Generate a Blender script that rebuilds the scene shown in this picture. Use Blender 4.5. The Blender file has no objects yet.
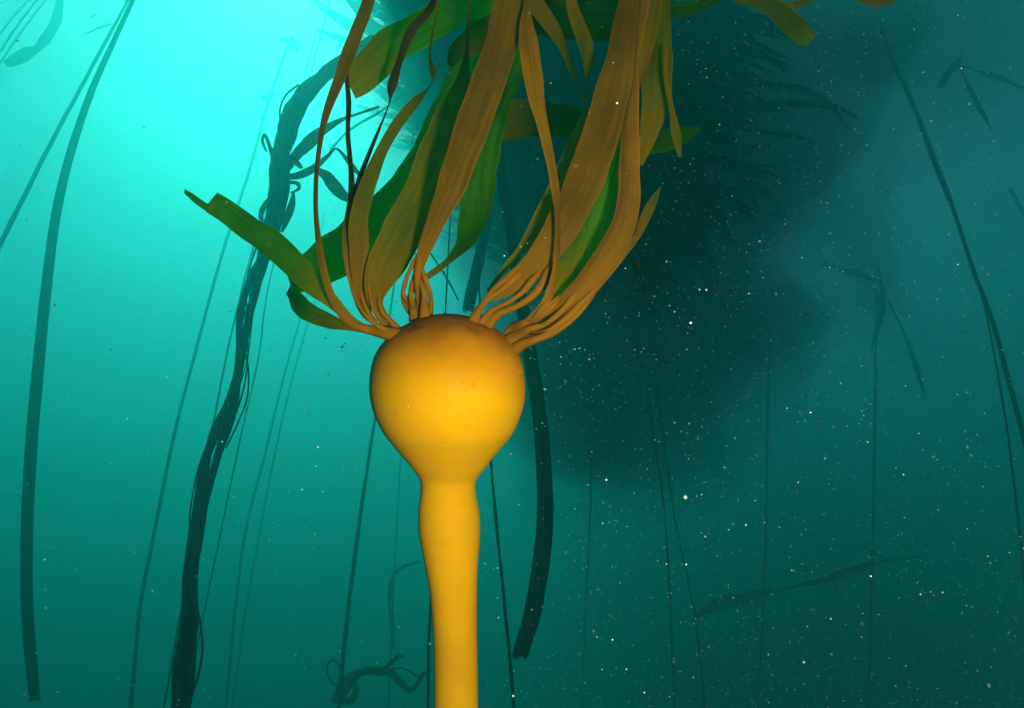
import bpy, bmesh, math, random
from mathutils import Vector, noise
C = bpy.context.scene.collection
S = bpy.context.scene
R = math.radians
random.seed(7)

# ------------------------------------------------------------------ camera
F = 700.0                      # focal length in pixels of a 1024 wide frame
PITCH = R(28)
cam = bpy.data.cameras.new('camera'); co = bpy.data.objects.new('camera', cam); C.objects.link(co)
cam.sensor_width = 36; cam.lens = 36 * F / 1024
cam.clip_start = 0.01; cam.clip_end = 500
co.location = (0, 0, 0); co.rotation_euler = (R(90) + PITCH, 0, 0)
S.camera = co
FWD = Vector((0, math.cos(PITCH), math.sin(PITCH)))
RT = Vector((1, 0, 0)); UP = Vector((0, -math.sin(PITCH), math.cos(PITCH)))

def ray(px, py):               # direction whose component along the view axis is 1
    return FWD + RT * ((px - 512) / F) + UP * ((354 - py) / F)

FS = .60                       # size of the foreground kelp: a float 10 cm across
YS = 1.2                       # spread of the kelp forest behind
# ------------------------------------------------------------------ light
SUN_PX = (290, -190)
sd = ray(*SUN_PX).normalized()
el = math.asin(sd.z); az = math.atan2(sd.x, sd.y)
w = bpy.data.worlds.new('World'); S.world = w; w.use_nodes = True
nt = w.node_tree; bg = nt.nodes['Background']
sky = nt.nodes.new('ShaderNodeTexSky'); sky.sky_type = 'NISHITA'; sky.sun_disc = False
sky.sun_elevation = el; sky.sun_rotation = az
nt.links.new(sky.outputs[0], bg.inputs[0]); bg.inputs[1].default_value = 0.06
sl = bpy.data.lights.new('sun', 'SUN'); sl.energy = 5; sl.angle = R(4); sl.color = (1, .96, .9)
so = bpy.data.objects.new('sun', sl); C.objects.link(so); so.rotation_euler = sd.to_track_quat('Z', 'Y').to_euler()
so.location = (0, 0, 6)

# the two flash heads of the underwater camera, on arms either side of the housing
def strobe(loc, aim, power, size=.09):
    l = bpy.data.lights.new('camera_flash', 'AREA'); l.energy = power; l.shape = 'DISK'; l.size = size
    l.color = (1, .93, .82)
    o = bpy.data.objects.new('camera_flash', l); C.objects.link(o); o.location = loc
    o.rotation_euler = (Vector(loc) - Vector(aim)).to_track_quat('Z', 'Y').to_euler()
BULB = ray(448, 388) * .68 * FS
strobe((.075, .03, -.02), BULB + Vector((.01, .0, -.05)), 1.85, .04)

S.view_settings.view_transform = 'Standard'; S.view_settings.look = 'None'
S.view_settings.gamma = 1; S.view_settings.exposure = 0.52
S.cycles.max_bounces = 6; S.cycles.diffuse_bounces = 3; S.cycles.transmission_bounces = 4
S.cycles.volume_bounces = 1; S.cycles.use_denoising = True
S.cycles.sample_clamp_indirect = 3

TOP = 8.0; FLOOR = -4.8

# ------------------------------------------------------------------ helpers
def link(name, me, mat, parent=None):
    o = bpy.data.objects.new(name, me); C.objects.link(o)
    if mat: me.materials.append(mat)
    if parent: o.parent = parent
    return o
def tag(o, label=None, cat=None, group=None, kind=None):
    if label: o['label'] = label
    if cat: o['category'] = cat
    if group: o['group'] = group
    if kind: o['kind'] = kind
    return o
def empty(name, loc=(0, 0, 0)):
    o = bpy.data.objects.new(name, None); C.objects.link(o); o.location = loc; o.empty_display_size = .05
    return o
def localise(o, root):         # child meshes are written in world space; keep them there
    o.parent = root; o.location = -root.location

def catmull(pts, n):
    """pts: list of tuples, interpolated component-wise, n samples a span"""
    out = []
    m = len(pts)
    for i in range(m - 1):
        a = pts[max(i - 1, 0)]; b = pts[i]; c = pts[i + 1]; d = pts[min(i + 2, m - 1)]
        for k in range(n):
            t = k / n
            out.append(tuple(.5 * ((2 * q) + (-p + r) * t + (2 * p - 5 * q + 4 * r - s) * t * t + (-p + 3 * q - 3 * r + s) * t ** 3)
                             for p, q, r, s in zip(a, b, c, d)))
    out.append(tuple(pts[-1]))
    return out

def ribbon_data(P, W, T, na=6, cup=.12, ruffle=.0, rfreq=9, seed=0, edge=None, face=None, notch=None):
    """P world points, W widths (m), T twist angles (rad, 0 = faces the camera)"""
    vs, fs, uv = [], [], []
    n = len(P); L = 0
    for i in range(n):
        a = P[max(i - 1, 0)]; b = P[min(i + 1, n - 1)]
        t = (b - a)
        t = t.normalized() if t.length > 1e-9 else Vector((0, 0, 1))
        v = (face if face else P[i]).normalized()
        s = t.cross(v)
        if s.length < 1e-4: s = Vector((1, 0, 0))
        s.normalize(); nn = s.cross(t).normalized()
        ca, sa = math.cos(T[i]), math.sin(T[i])
        s2 = s * ca + nn * sa; n2 = nn * ca - s * sa
        if i: L += (P[i] - P[i - 1]).length
        for k in range(na + 1):
            u = k / na * 2 - 1
            if notch and i > notch * (n - 1): u = u * .32 + .62
            h = cup * (u * u - .4) * W[i]
            h += ruffle * W[i] * abs(u) ** 1.5 * math.sin(L * rfreq * 6.28 + seed + (2.1 if u > 0 else 0)) 
            ww = W[i]
            if edge: ww *= 1 + edge * noise.noise(Vector((L * 60, seed, 3 if u > 0 else 7)))
            vs.append(P[i] + s2 * (u * ww * .5) + n2 * h); uv.append((k / na, L))
    for i in range(n - 1):
        for k in range(na):
            a = i * (na + 1) + k
            fs.append((a, a + 1, a + na + 2, a + na + 1))
    return vs, fs, uv

def mesh(name, vs, fs, uv=None, smooth=True):
    me = bpy.data.meshes.new(name); me.from_pydata([tuple(v) for v in vs], [], fs); me.update()
    if uv:
        l = me.uv_layers.new(name='UVMap')
        for lp in me.loops: l.data[lp.index].uv = uv[lp.vertex_index]
    if smooth:
        me.polygons.foreach_set('use_smooth', [True] * len(me.polygons))
    return me

def tube_data(P, Rr, ns=8, off=0, rough=0, seed=0):
    vs, fs, uv = [], [], []; n = len(P)
    ref = Vector((0, 1, 0)); L = 0
    for i in range(n):
        t = (P[min(i + 1, n - 1)] - P[max(i - 1, 0)]).normalized()
        a = t.cross(ref)
        if a.length < .05: a = t.cross(Vector((1, 0, 0)))
        a.normalize(); b = t.cross(a)
        if i: L += (P[i] - P[i - 1]).length
        for k in range(ns):
            q = 2 * math.pi * k / ns
            r = Rr[i] * (1 + rough * noise.noise(Vector((math.cos(q) * 1.5 + seed, math.sin(q) * 1.5, L * 8))))
            vs.append(P[i] + (a * math.cos(q) + b * math.sin(q)) * r); uv.append((k / ns, L))
    for i in range(n - 1):
        for k in range(ns):
            fs.append((off + i * ns + k, off + i * ns + (k + 1) % ns, off + (i + 1) * ns + (k + 1) % ns, off + (i + 1) * ns + k))
    fs.append(tuple(off + k for k in range(ns))[::-1]); fs.append(tuple(off + (n - 1) * ns + k for k in range(ns)))
    return vs, fs, uv

# ------------------------------------------------------------------ materials
def M(name):
    m = bpy.data.materials.new(name); m.use_nodes = True
    nt = m.node_tree; nt.nodes.clear()
    out = nt.nodes.new('ShaderNodeOutputMaterial')
    return m, nt, out
def N(nt, t, **kw):
    n = nt.nodes.new(t)
    for k, v in kw.items():
        if isinstance(k, str) and k.startswith('i_'): n.inputs[k[2:].replace('_', ' ')].default_value = v
        else: setattr(n, k, v)
    return n

def blade_mat(name, refl, refl2, trans, tmix, spots=.5, rough=.55, base=.075):
    m, nt, out = M(name)
    lk = nt.links.new
    oi = N(nt, 'ShaderNodeObjectInfo'); uv = N(nt, 'ShaderNodeUVMap'); mp = N(nt, 'ShaderNodeMapping'); mp.inputs['Scale'].default_value = (4, 11, 1)
    lk(uv.outputs[0], mp.inputs[0])
    cx = N(nt, 'ShaderNodeCombineXYZ'); om = N(nt, 'ShaderNodeMath', operation='MULTIPLY'); om.inputs[1].default_value = 40; lk(oi.outputs['Random'], om.inputs[0]); lk(om.outputs[0], cx.inputs[1]); lk(cx.outputs[0], mp.inputs['Location'])
    st = N(nt, 'ShaderNodeTexNoise'); st.inputs['Scale'].default_value = 1.6; st.inputs['Detail'].default_value = 5; lk(mp.outputs[0], st.inputs['Vector'])
    tc = N(nt, 'ShaderNodeTexCoord')
    bl = N(nt, 'ShaderNodeTexNoise'); bl.inputs['Scale'].default_value = 26; bl.inputs['Detail'].default_value = 7; bl.inputs['Roughness'].default_value = .65; lk(tc.outputs['Object'], bl.inputs['Vector'])
    ad = N(nt, 'ShaderNodeMath', operation='ADD'); lk(st.outputs['Fac'], ad.inputs[0]); lk(bl.outputs['Fac'], ad.inputs[1])
    r = N(nt, 'ShaderNodeMapRange'); lk(ad.outputs[0], r.inputs[0]); r.inputs[1].default_value = .8; r.inputs[2].default_value = 1.2
    mx = N(nt, 'ShaderNodeMix', data_type='RGBA'); lk(r.outputs[0], mx.inputs[0]); mx.inputs[6].default_value = (*refl, 1); mx.inputs[7].default_value = (*refl2, 1)
    # pale worn blotches
    sp = N(nt, 'ShaderNodeTexNoise'); sp.inputs['Scale'].default_value = 42; sp.inputs['Detail'].default_value = 3; lk(tc.outputs['Object'], sp.inputs['Vector'])
    sr = N(nt, 'ShaderNodeMapRange'); lk(sp.outputs['Fac'], sr.inputs[0]); sr.inputs[1].default_value = .71; sr.inputs[2].default_value = .76; sr.inputs[4].default_value = spots
    m2 = N(nt, 'ShaderNodeMix', data_type='RGBA'); lk(sr.outputs[0], m2.inputs[0]); lk(mx.outputs[2], m2.inputs[6]); m2.inputs[7].default_value = (.75, .42, .06, 1)
    # lighter margins
    sx = N(nt, 'ShaderNodeSeparateXYZ'); lk(uv.outputs[0], sx.inputs[0])
    e1 = N(nt, 'ShaderNodeMath', operation='SUBTRACT'); lk(sx.outputs[0], e1.inputs[0]); e1.inputs[1].default_value = .5
    e2 = N(nt, 'ShaderNodeMath', operation='ABSOLUTE'); lk(e1.outputs[0], e2.inputs[0])
    er = N(nt, 'ShaderNodeMapRange'); lk(e2.outputs[0], er.inputs[0]); er.inputs[1].default_value = .44; er.inputs[2].default_value = .5; er.inputs[4].default_value = .45
    m3 = N(nt, 'ShaderNodeMix', data_type='RGBA'); lk(er.outputs[0], m3.inputs[0]); lk(m2.outputs[2], m3.inputs[6]); m3.inputs[7].default_value = (min(1, refl[0] * 1.9), min(1, refl[1] * 1.8), refl[2] * 1.4, 1)
    gb = N(nt, 'ShaderNodeMapRange', interpolation_type='SMOOTHSTEP'); lk(sx.outputs[1], gb.inputs[0]); gb.inputs[1].default_value = .015; gb.inputs[2].default_value = base; gb.inputs[3].default_value = .9; gb.inputs[4].default_value = 0
    m4 = N(nt, 'ShaderNodeMix', data_type='RGBA'); lk(gb.outputs[0], m4.inputs[0]); lk(m3.outputs[2], m4.inputs[6]); m4.inputs[7].default_value = (.27, .11, .003, 1)
    p = N(nt, 'ShaderNodeBsdfPrincipled'); lk(m4.outputs[2], p.inputs['Base Color']); p.inputs['Roughness'].default_value = rough; p.inputs['Specular IOR Level'].default_value = .015
    bp = N(nt, 'ShaderNodeBump'); bp.inputs['Strength'].default_value = .25; bp.inputs['Distance'].default_value = .002; lk(st.outputs['Fac'], bp.inputs['Height']); lk(bp.outputs[0], p.inputs['Normal'])
    t = N(nt, 'ShaderNodeBsdfTranslucent')
    tm = N(nt, 'ShaderNodeMix', data_type='RGBA'); lk(r.outputs[0], tm.inputs[0]); tm.inputs[6].default_value = (*trans, 1); tm.inputs[7].default_value = (trans[0] * .6, trans[1] * .7, trans[2] * .6, 1)
    lk(tm.outputs[2], t.inputs[0])
    ms = N(nt, 'ShaderNodeMixShader'); ms.inputs[0].default_value = tmix; lk(p.outputs[0], ms.inputs[1]); lk(t.outputs[0], ms.inputs[2])
    lk(ms.outputs[0], out.inputs[0])
    return m

MB = {
 'brown': blade_mat('blade_brown', (.20, .084, .004), (.11, .048, .003), (.45, .33, .008), .42),
 'gold': blade_mat('blade_gold', (.27, .12, .005), (.14, .06, .004), (.42, .27, .01), .32, .8),
 'olive': blade_mat('blade_olive', (.17, .12, .005), (.09, .07, .004), (.30, .46, .008), .5),
 'deep': blade_mat('blade_deep_green', (.035, .085, .006), (.02, .045, .004), (.07, .26, .004), .5, .3),
 'stalk': blade_mat('blade_stalk', (.36, .15, .003), (.22, .085, .003), (.4, .25, .01), .2, .2),
 'green': blade_mat('blade_green', (.075, .23, .008), (.04, .11, .006), (.17, .75, .006), .55, .35),
 'dark': blade_mat('blade_dark', (.07, .04, .008), (.045, .03, .006), (.12, .16, .01), .25),
}

def simple(name, col, rough=.5, var=.4, scale=8, spec=.3):
    m, nt, out = M(name); lk = nt.links.new
    tc = N(nt, 'ShaderNodeTexCoord'); no = N(nt, 'ShaderNodeTexNoise'); no.inputs['Scale'].default_value = scale; no.inputs['Detail'].default_value = 6
    lk(tc.outputs['Object'], no.inputs['Vector'])
    mx = N(nt, 'ShaderNodeMix', data_type='RGBA'); lk(no.outputs['Fac'], mx.inputs[0]); mx.inputs[6].default_value = (*[c * (1 - var) for c in col], 1); mx.inputs[7].default_value = (*[c * (1 + var) for c in col], 1)
    p = N(nt, 'ShaderNodeBsdfPrincipled'); lk(mx.outputs[2], p.inputs['Base Color']); p.inputs['Roughness'].default_value = rough; p.inputs['Specular IOR Level'].default_value = spec
    bp = N(nt, 'ShaderNodeBump'); bp.inputs['Strength'].default_value = .3; bp.inputs['Distance'].default_value = .01; lk(no.outputs['Fac'], bp.inputs['Height']); lk(bp.outputs[0], p.inputs['Normal'])
    lk(p.outputs[0], out.inputs[0])
    return m
MSTIPE = simple('far_stipe', (.045, .035, .012))
MSTRAP = simple('dark_strap', (.03, .028, .012))
MSAND = simple('seabed_sand', (.22, .19, .13), .9)
MSNOW = simple('marine_snow', (.65, .66, .57), .6, .2, 50)
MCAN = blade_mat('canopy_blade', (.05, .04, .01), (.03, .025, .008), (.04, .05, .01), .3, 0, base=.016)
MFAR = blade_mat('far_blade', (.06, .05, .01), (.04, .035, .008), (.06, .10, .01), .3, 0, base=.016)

def bulb_mat():
    m, nt, out = M('float_skin'); lk = nt.links.new
    tc = N(nt, 'ShaderNodeTexCoord'); sx = N(nt, 'ShaderNodeSeparateXYZ'); lk(tc.outputs['Object'], sx.inputs[0])
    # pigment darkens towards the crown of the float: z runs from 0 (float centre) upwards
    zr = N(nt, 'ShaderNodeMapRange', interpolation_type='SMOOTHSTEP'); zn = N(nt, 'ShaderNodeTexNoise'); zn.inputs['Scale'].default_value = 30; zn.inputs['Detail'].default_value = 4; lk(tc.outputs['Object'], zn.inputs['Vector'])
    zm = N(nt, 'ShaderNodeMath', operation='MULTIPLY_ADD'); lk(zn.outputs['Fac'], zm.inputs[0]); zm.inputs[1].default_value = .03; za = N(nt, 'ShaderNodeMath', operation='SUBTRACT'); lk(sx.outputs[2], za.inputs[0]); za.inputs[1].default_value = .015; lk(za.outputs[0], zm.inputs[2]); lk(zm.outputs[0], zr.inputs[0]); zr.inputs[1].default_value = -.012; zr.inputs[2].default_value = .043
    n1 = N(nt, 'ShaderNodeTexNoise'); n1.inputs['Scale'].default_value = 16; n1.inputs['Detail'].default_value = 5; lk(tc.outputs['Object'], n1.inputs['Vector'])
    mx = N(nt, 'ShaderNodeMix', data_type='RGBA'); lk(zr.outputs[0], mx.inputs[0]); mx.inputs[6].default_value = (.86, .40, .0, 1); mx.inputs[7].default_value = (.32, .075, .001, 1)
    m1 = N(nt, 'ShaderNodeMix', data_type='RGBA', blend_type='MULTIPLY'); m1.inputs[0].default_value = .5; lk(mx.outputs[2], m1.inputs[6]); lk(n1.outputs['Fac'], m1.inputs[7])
    # crown freckles
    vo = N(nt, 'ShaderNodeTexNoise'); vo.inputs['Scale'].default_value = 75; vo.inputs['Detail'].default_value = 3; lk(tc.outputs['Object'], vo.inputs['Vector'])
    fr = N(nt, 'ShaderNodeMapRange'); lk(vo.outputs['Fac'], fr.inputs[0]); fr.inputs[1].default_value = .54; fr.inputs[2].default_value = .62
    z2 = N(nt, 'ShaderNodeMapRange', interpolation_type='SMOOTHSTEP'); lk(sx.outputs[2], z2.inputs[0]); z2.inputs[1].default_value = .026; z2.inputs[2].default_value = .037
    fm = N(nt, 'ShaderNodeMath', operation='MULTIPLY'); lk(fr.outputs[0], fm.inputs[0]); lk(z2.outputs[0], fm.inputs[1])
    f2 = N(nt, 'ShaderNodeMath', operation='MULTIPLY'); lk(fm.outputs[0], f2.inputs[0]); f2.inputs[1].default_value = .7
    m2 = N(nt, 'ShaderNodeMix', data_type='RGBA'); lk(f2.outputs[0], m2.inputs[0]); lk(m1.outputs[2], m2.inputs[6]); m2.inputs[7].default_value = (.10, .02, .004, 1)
    n3 = N(nt, 'ShaderNodeTexNoise'); n3.inputs['Scale'].default_value = 130; n3.inputs['Detail'].default_value = 4; lk(tc.outputs['Object'], n3.inputs['Vector'])
    s3 = N(nt, 'ShaderNodeMapRange'); lk(n3.outputs['Fac'], s3.inputs[0]); s3.inputs[1].default_value = .66; s3.inputs[2].default_value = .74; s3.inputs[4].default_value = .35
    m5 = N(nt, 'ShaderNodeMix', data_type='RGBA'); lk(s3.outputs[0], m5.inputs[0]); lk(m2.outputs[2], m5.inputs[6]); m5.inputs[7].default_value = (.35, .13, .003, 1)
    n4 = N(nt, 'ShaderNodeTexNoise'); n4.inputs['Scale'].default_value = 34; n4.inputs['Detail'].default_value = 5; lk(tc.outputs['Object'], n4.inputs['Vector'])
    s4 = N(nt, 'ShaderNodeMapRange'); lk(n4.outputs['Fac'], s4.inputs[0]); s4.inputs[1].default_value = .45; s4.inputs[2].default_value = .75; s4.inputs[4].default_value = .7
    m6 = N(nt, 'ShaderNodeMix', data_type='RGBA'); lk(s4.outputs[0], m6.inputs[0]); lk(m5.outputs[2], m6.inputs[6]); m6.inputs[7].default_value = (.55, .22, .002, 1)
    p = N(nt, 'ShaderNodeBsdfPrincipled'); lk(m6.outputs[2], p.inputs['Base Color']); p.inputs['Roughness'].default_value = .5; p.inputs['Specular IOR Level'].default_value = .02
    bp = N(nt, 'ShaderNodeBump'); bp.inputs['Strength'].default_value = .12; bp.inputs['Distance'].default_value = .001; lk(vo.outputs['Fac'], bp.inputs['Height']); lk(bp.outputs[0], p.inputs['Normal'])
    lk(p.outputs[0], out.inputs[0])
    return m
MBULB = bulb_mat()

# ------------------------------------------------------------------ water and seabed
def box(name, a, b):
    x0, y0, z0 = a; x1, y1, z1 = b
    v = [(x0, y0, z0), (x1, y0, z0), (x1, y1, z0), (x0, y1, z0), (x0, y0, z1), (x1, y0, z1), (x1, y1, z1), (x0, y1, z1)]
    f = [(0, 3, 2, 1), (4, 5, 6, 7), (0, 1, 5, 4), (1, 2, 6, 5), (2, 3, 7, 6), (3, 0, 4, 7)]
    return mesh(name, v, f, smooth=False)
m, nt, out = M('sea_water')
pv = N(nt, 'ShaderNodeVolumePrincipled')
pv.inputs['Color'].default_value = (.018, .42, .37, 1)
pv.inputs['Absorption Color'].default_value = (.08, .57, .48, 1)
pv.inputs['Density'].default_value = .29
pv.inputs['Anisotropy'].default_value = .815
nt.links.new(pv.outputs[0], out.inputs['Volume'])
tag(link('haze', box('haze', (-50, -40, FLOOR - 1), (50, 70, TOP + .6)), m), kind='stuff')

nx = 60; vs = []; fs = []
for j in range(nx + 1):
    for i in range(nx + 1):
        x = -48 + 96 * i / nx; y = -38 + 106 * j / nx
        vs.append((x, y, FLOOR - .2 + .35 * noise.noise(Vector((x * .15, y * .15, 0))) + .08 * noise.noise(Vector((x * .9, y * .9, 4)))))
for j in range(nx):
    for i in range(nx):
        a = j * (nx + 1) + i; fs.append((a, a + 1, a + nx + 2, a + nx + 1))
tag(link('seabed', mesh('seabed', vs, fs), MSAND), kind='structure')

# ------------------------------------------------------------------ the bull kelp in front
D0 = .68
root = empty('bull_kelp', (BULB.x, BULB.y, FLOOR - .1))
tag(root, 'large golden bull kelp in the foreground, round float under streaming brown and green blades', 'kelp')
# float + upper stalk profile: y pixel -> left, right edge
prof = [(313.5, 447, 449), (314.5, 436, 460), (318, 421, 475), (325, 406, 490), (335, 391.5, 504.5), (350, 379, 517), (366, 373, 523.5), (385, 370.7, 525.6), (400, 372, 525), (415, 376, 521),
        (432, 384.5, 513.6), (444, 393.5, 504.5), (456, 403.5, 494.5), (468, 413, 485.5), (476, 418.5, 479), (483, 420.8, 475.8), (492, 420.6, 475.8), (505, 419, 478), (518, 418.4, 479.8), (530, 418.8, 480.2), (547, 421.6, 479.4), (565, 425, 478),
        (585, 428.6, 477.3), (600, 430.4, 477), (635, 433, 477), (670, 434, 477.6), (708, 434.2, 478), (760, 434.5, 479)]
DB = .68 * FS
# the visible stalk leans with the current, so it is turned about its own axis (local z) and the object is tilted by the lean
LEAN = co.rotation_euler.x - R(90)
rows = []
for y, l, r in prof:
    rows.append((((l + r) / 2 - 448) / F * DB, 0, (388 - y) / F * DB, (r - l) / 2 / F * DB))
rows = catmull(rows, 5)
def lathe(rows, ns=72, cap0=True, cap1=True):
    vs, fs = [], []
    for i, (x, y, z, r) in enumerate(rows):
        for k in range(ns):
            q = 2 * math.pi * k / ns
            rr = r * (1 + .012 * noise.noise(Vector((math.cos(q) * 1.3, math.sin(q) * 1.3, z * 22))))
            vs.append(Vector((x + math.cos(q) * rr, y + math.sin(q) * rr, z)))
    for i in range(len(rows) - 1):
        for k in range(ns):
            fs.append((i * ns + k, (i + 1) * ns + k, (i + 1) * ns + (k + 1) % ns, i * ns + (k + 1) % ns))
    if cap0: fs.append(tuple(range(ns)))
    if cap1: fs.append(tuple((len(rows) - 1) * ns + k for k in range(ns))[::-1])
    return vs, fs
split = next(i for i, r in enumerate(rows) if r[2] < (388 - 479) / F * DB)
org = BULB.copy()
def part(name, vs, fs):
    o = link(name, mesh(name, vs, fs), MBULB); o.parent = root; o.location = org - root.location; o.rotation_euler = (LEAN, 0, 0)
vs, fs = lathe(rows[:split + 1], cap1=False); part('float_bulb', vs, fs)
low = rows[-1]
# below the picture the stalk thins, curves upright and runs down to the seabed
tl = []
for i in range(1, 11):
    t = i / 10; z = low[2] - t * 5.2
    tl.append((low[0] + .05 * math.sin(t * 3), (z - low[2]) * math.tan(LEAN) * t * .75 * 1.0, z, low[3] * (1 - t) ** 1.5 + .006))
vs, fs = lathe(rows[split:] + tl, cap0=False)
part('stalk', vs, fs)

bn = 0
def blade(pts, mat, n=7, **kw):
    """pts: (px, py, depth, width px, twist deg)"""
    global bn; bn += 1
    a, b = pts[-2], pts[-1]
    if b[1] < -9 and b[3] > 3:     # runs on out of the picture: carry it to a tapering tip
        dx = (b[0] - a[0]) / max(1, math.hypot(b[0] - a[0], b[1] - a[1])); dy = (b[1] - a[1]) / max(1, math.hypot(b[0] - a[0], b[1] - a[1]))
        pts = list(pts)
        for L_, wq, tq in ((70, 1, 0), (150, .9, 15), (230, .7, 35), (300, .4, 20), (350, .05, 0)):
            pts.append((b[0] + dx * L_ + L_ * L_ * .0006, b[1] + dy * L_ * .9, b[2] + L_ * .0006, b[3] * wq, b[4] + tq))
    q = catmull([tuple(map(float, p)) for p in pts], n)
    P = [ray(a[0], a[1]) * a[2] * FS for a in q]; W = [max(a[3], .4) * a[2] * FS / F for a in q]; T = [R(a[4]) for a in q]
    kw.setdefault('seed', bn * 1.7); kw.setdefault('cup', .07 * (1 if bn % 2 else -1)); kw.setdefault('ruffle', .05); kw.setdefault('edge', .12)
    v, f, uv = ribbon_data(P, W, T, 8, **kw)
    o = link(kw.get('name', 'blade') if False else 'blade', mesh('blade', [x - org for x in v], f, uv), MB[mat])
    o.parent = root; o.location = org - root.location
    return o
def stalk(pts, mat='stalk'):
    pts = [tuple(map(float, p)) for p in pts]
    x, y, d, w_ = pts[0]           # root the stalk in the skin of the float
    x += (448 - x) * .04; y += (390 - y) * .04
    k = 76 ** 2 - (x - 448) ** 2 - (y - 390) ** 2
    pts[0] = (x, y, .68 * (1 - math.sqrt(max(k, 0)) / F) + .004, w_ * 1.15)
    x, y, d, w_ = pts[1]; pts[1] = (x, y, (d + pts[0][2]) / 2, w_)
    a, b = pts[-2], pts[-1]; g = math.hypot(b[0] - a[0], b[1] - a[1]) or 1
    pts.append((b[0] + (b[0] - a[0]) / g * 16, b[1] + (b[1] - a[1]) / g * 16, b[2] + .003, .8))
    q = catmull(pts, 6)
    P = [ray(a[0], a[1]) * a[2] * FS for a in q]; Rr = [max(a[3], .5) * a[2] * FS / F / 2 for a in q]
    v, f, uv = tube_data(P, Rr, 10, rough=.35, seed=len(pts) + pts[0][0])
    o = link('blade_stalk', mesh('blade_stalk', [x - org for x in v], f, uv), MB[mat]); o.parent = root; o.location = org - root.location
    return o

# --- left fan
blade([(366, 329, .665, 8, 0), (351, 319, .66, 8, 0), (328, 298, .66, 16, 10), (306, 277, .67, 26, 15), (283, 254, .69, 28, 10), (262, 237, .71, 26, 5), (240, 222, .73, 24, 0), (222, 208, .74, 24, 0), (208, 200, .75, 22, 0), (196, 192, .755, 20, 0), (186, 187, .76, 14, 0)], 'green', notch=.78)
blade([(366, 330, .67, 7, 0), (345, 326, .68, 9, 0), (325, 319, .70, 18, 20), (305, 309, .73, 22, 30), (293, 295, .78, 22, 60), (290, 283, .82, 26, 100), (300, 276, .86, 34, 150), (322, 265, .88, 42, 175), (350, 247, .90, 46, 180), (380, 222, .93, 46, 180), (408, 190, .97, 42, 180), (430, 155, 1.0, 38, 180), (450, 110, 1.05, 36, 190), (470, 60, 1.1, 34, 200), (490, 0, 1.15, 32, 200), (500, -80, 1.2, 30, 180)], 'green')
blade([(362, 329, .66, 6, 0), (350, 322, .655, 7, 0), (339, 311, .65, 8, 10), (328, 287, .64, 8, 20), (320, 253, .64, 8, 40), (316, 216, .64, 7, 50), (316, 178, .64, 9, 60), (320, 142, .64, 7, 40), (326, 114, .65, 8, 20), (335, 90, .66, 10, 10), (346, 60, .67, 13, 0), (358, 29, .68, 13, 0), (369, 0, .69, 12, 0), (380, -50, .7, 12, 0)], 'brown')
blade([(374, 322, .665, 5, 0), (362, 312, .66, 5, 0), (354, 287, .66, 8, 0), (350, 258, .66, 13, 0), (350, 230, .665, 15, 20), (352, 200, .67, 12, 40), (351, 168, .68, 10, 55), (348, 135, .69, 7, 50), (349, 103, .70, 9, 60), (347, 80, .71, 6, 50), (348, 60, .73, 12, 90)], 'dark')
blade([(347, 84, .72, 30, 5), (368, 70, .74, 34, 0), (392, 46, .77, 34, 0), (416, 32, .80, 33, 0), (440, 18, .83, 30, 10), (476, 4, .88, 26, 10), (510, -14, .93, 26, 0), (560, -40, 1., 26, 0)], 'green')
blade([(376, 322, .665, 5, 0), (364, 306, .66, 5, 0), (357, 280, .655, 9, 0), (357, 250, .655, 15, 0), (358, 225, .655, 17, 0), (363, 200, .655, 17, 5), (372, 174, .66, 14, 10), (383, 149, .66, 12, 20), (399, 122, .665, 12, 20), (416, 101, .67, 11, 30), (431, 84, .68, 5, 80), (433, 72, .68, 9, 40), (430, 58, .685, 6, 60), (432, 36, .69, 4, 60), (438, 5, .70, 4, 30), (446, -60, .72, 8, 0)], 'olive')
blade([(372, 320, .67, 4, 0), (366, 300, .67, 6, 0), (360, 272, .67, 13, 0), (362, 245, .67, 14, 0), (360, 212, .67, 12, 30), (357, 188, .67, 8, 50), (364, 166, .675, 8, 50), (378, 131, .68, 7, 60), (389, 103, .685, 5, 75), (392, 85, .69, 11, 30), (399, 62, .70, 9, 50), (411, 31, .71, 11, 30), (432, 5, .73, 8, 30), (450, -40, .75, 10, 0)], 'dark')
blade([(396, 326, .665, 6, 0), (383, 314, .66, 9, 0), (375, 298, .66, 18, 0), (384, 269, .67, 34, 0), (402, 235, .68, 41, 0), (419, 206, .695, 42, 0), (433, 176, .71, 44, 0), (446, 145, .72, 44, 5), (455, 112, .73, 34, 15), (463, 82, .735, 20, 35), (467, 50, .74, 10, 60), (468, 25, .74, 7, 60), (471, 0, .745, 5, 40), (475, -50, .75, 12, 0)], 'olive')
# --- middle fan
blade([(421, 304, .665, 7, 0), (418, 290, .66, 7, 0), (418, 272, .655, 9, 0), (425, 248, .65, 14, 0), (438, 216, .645, 20, 5), (452, 184, .64, 28, 8), (464, 150, .64, 33, 5), (475, 120, .64, 34, 0), (488, 84, .64, 33, 0), (501, 45, .64, 33, 0), (511, 0, .645, 33, 0), (520, -60, .65, 32, 0)], 'brown')
blade([(408, 300, .67, 5, 0), (416, 286, .68, 5, 0), (434, 272, .70, 7, 20), (453, 257, .73, 11, 50), (468, 240, .76, 26, 50), (475, 214, .79, 34, 20), (477, 182, .81, 37, 0), (482, 152, .83, 36, 0), (490, 122, .85, 32, 0), (502, 90, .88, 28, 10), (518, 55, .92, 26, 0), (530, -10, .96, 26, 0)], 'green')
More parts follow.
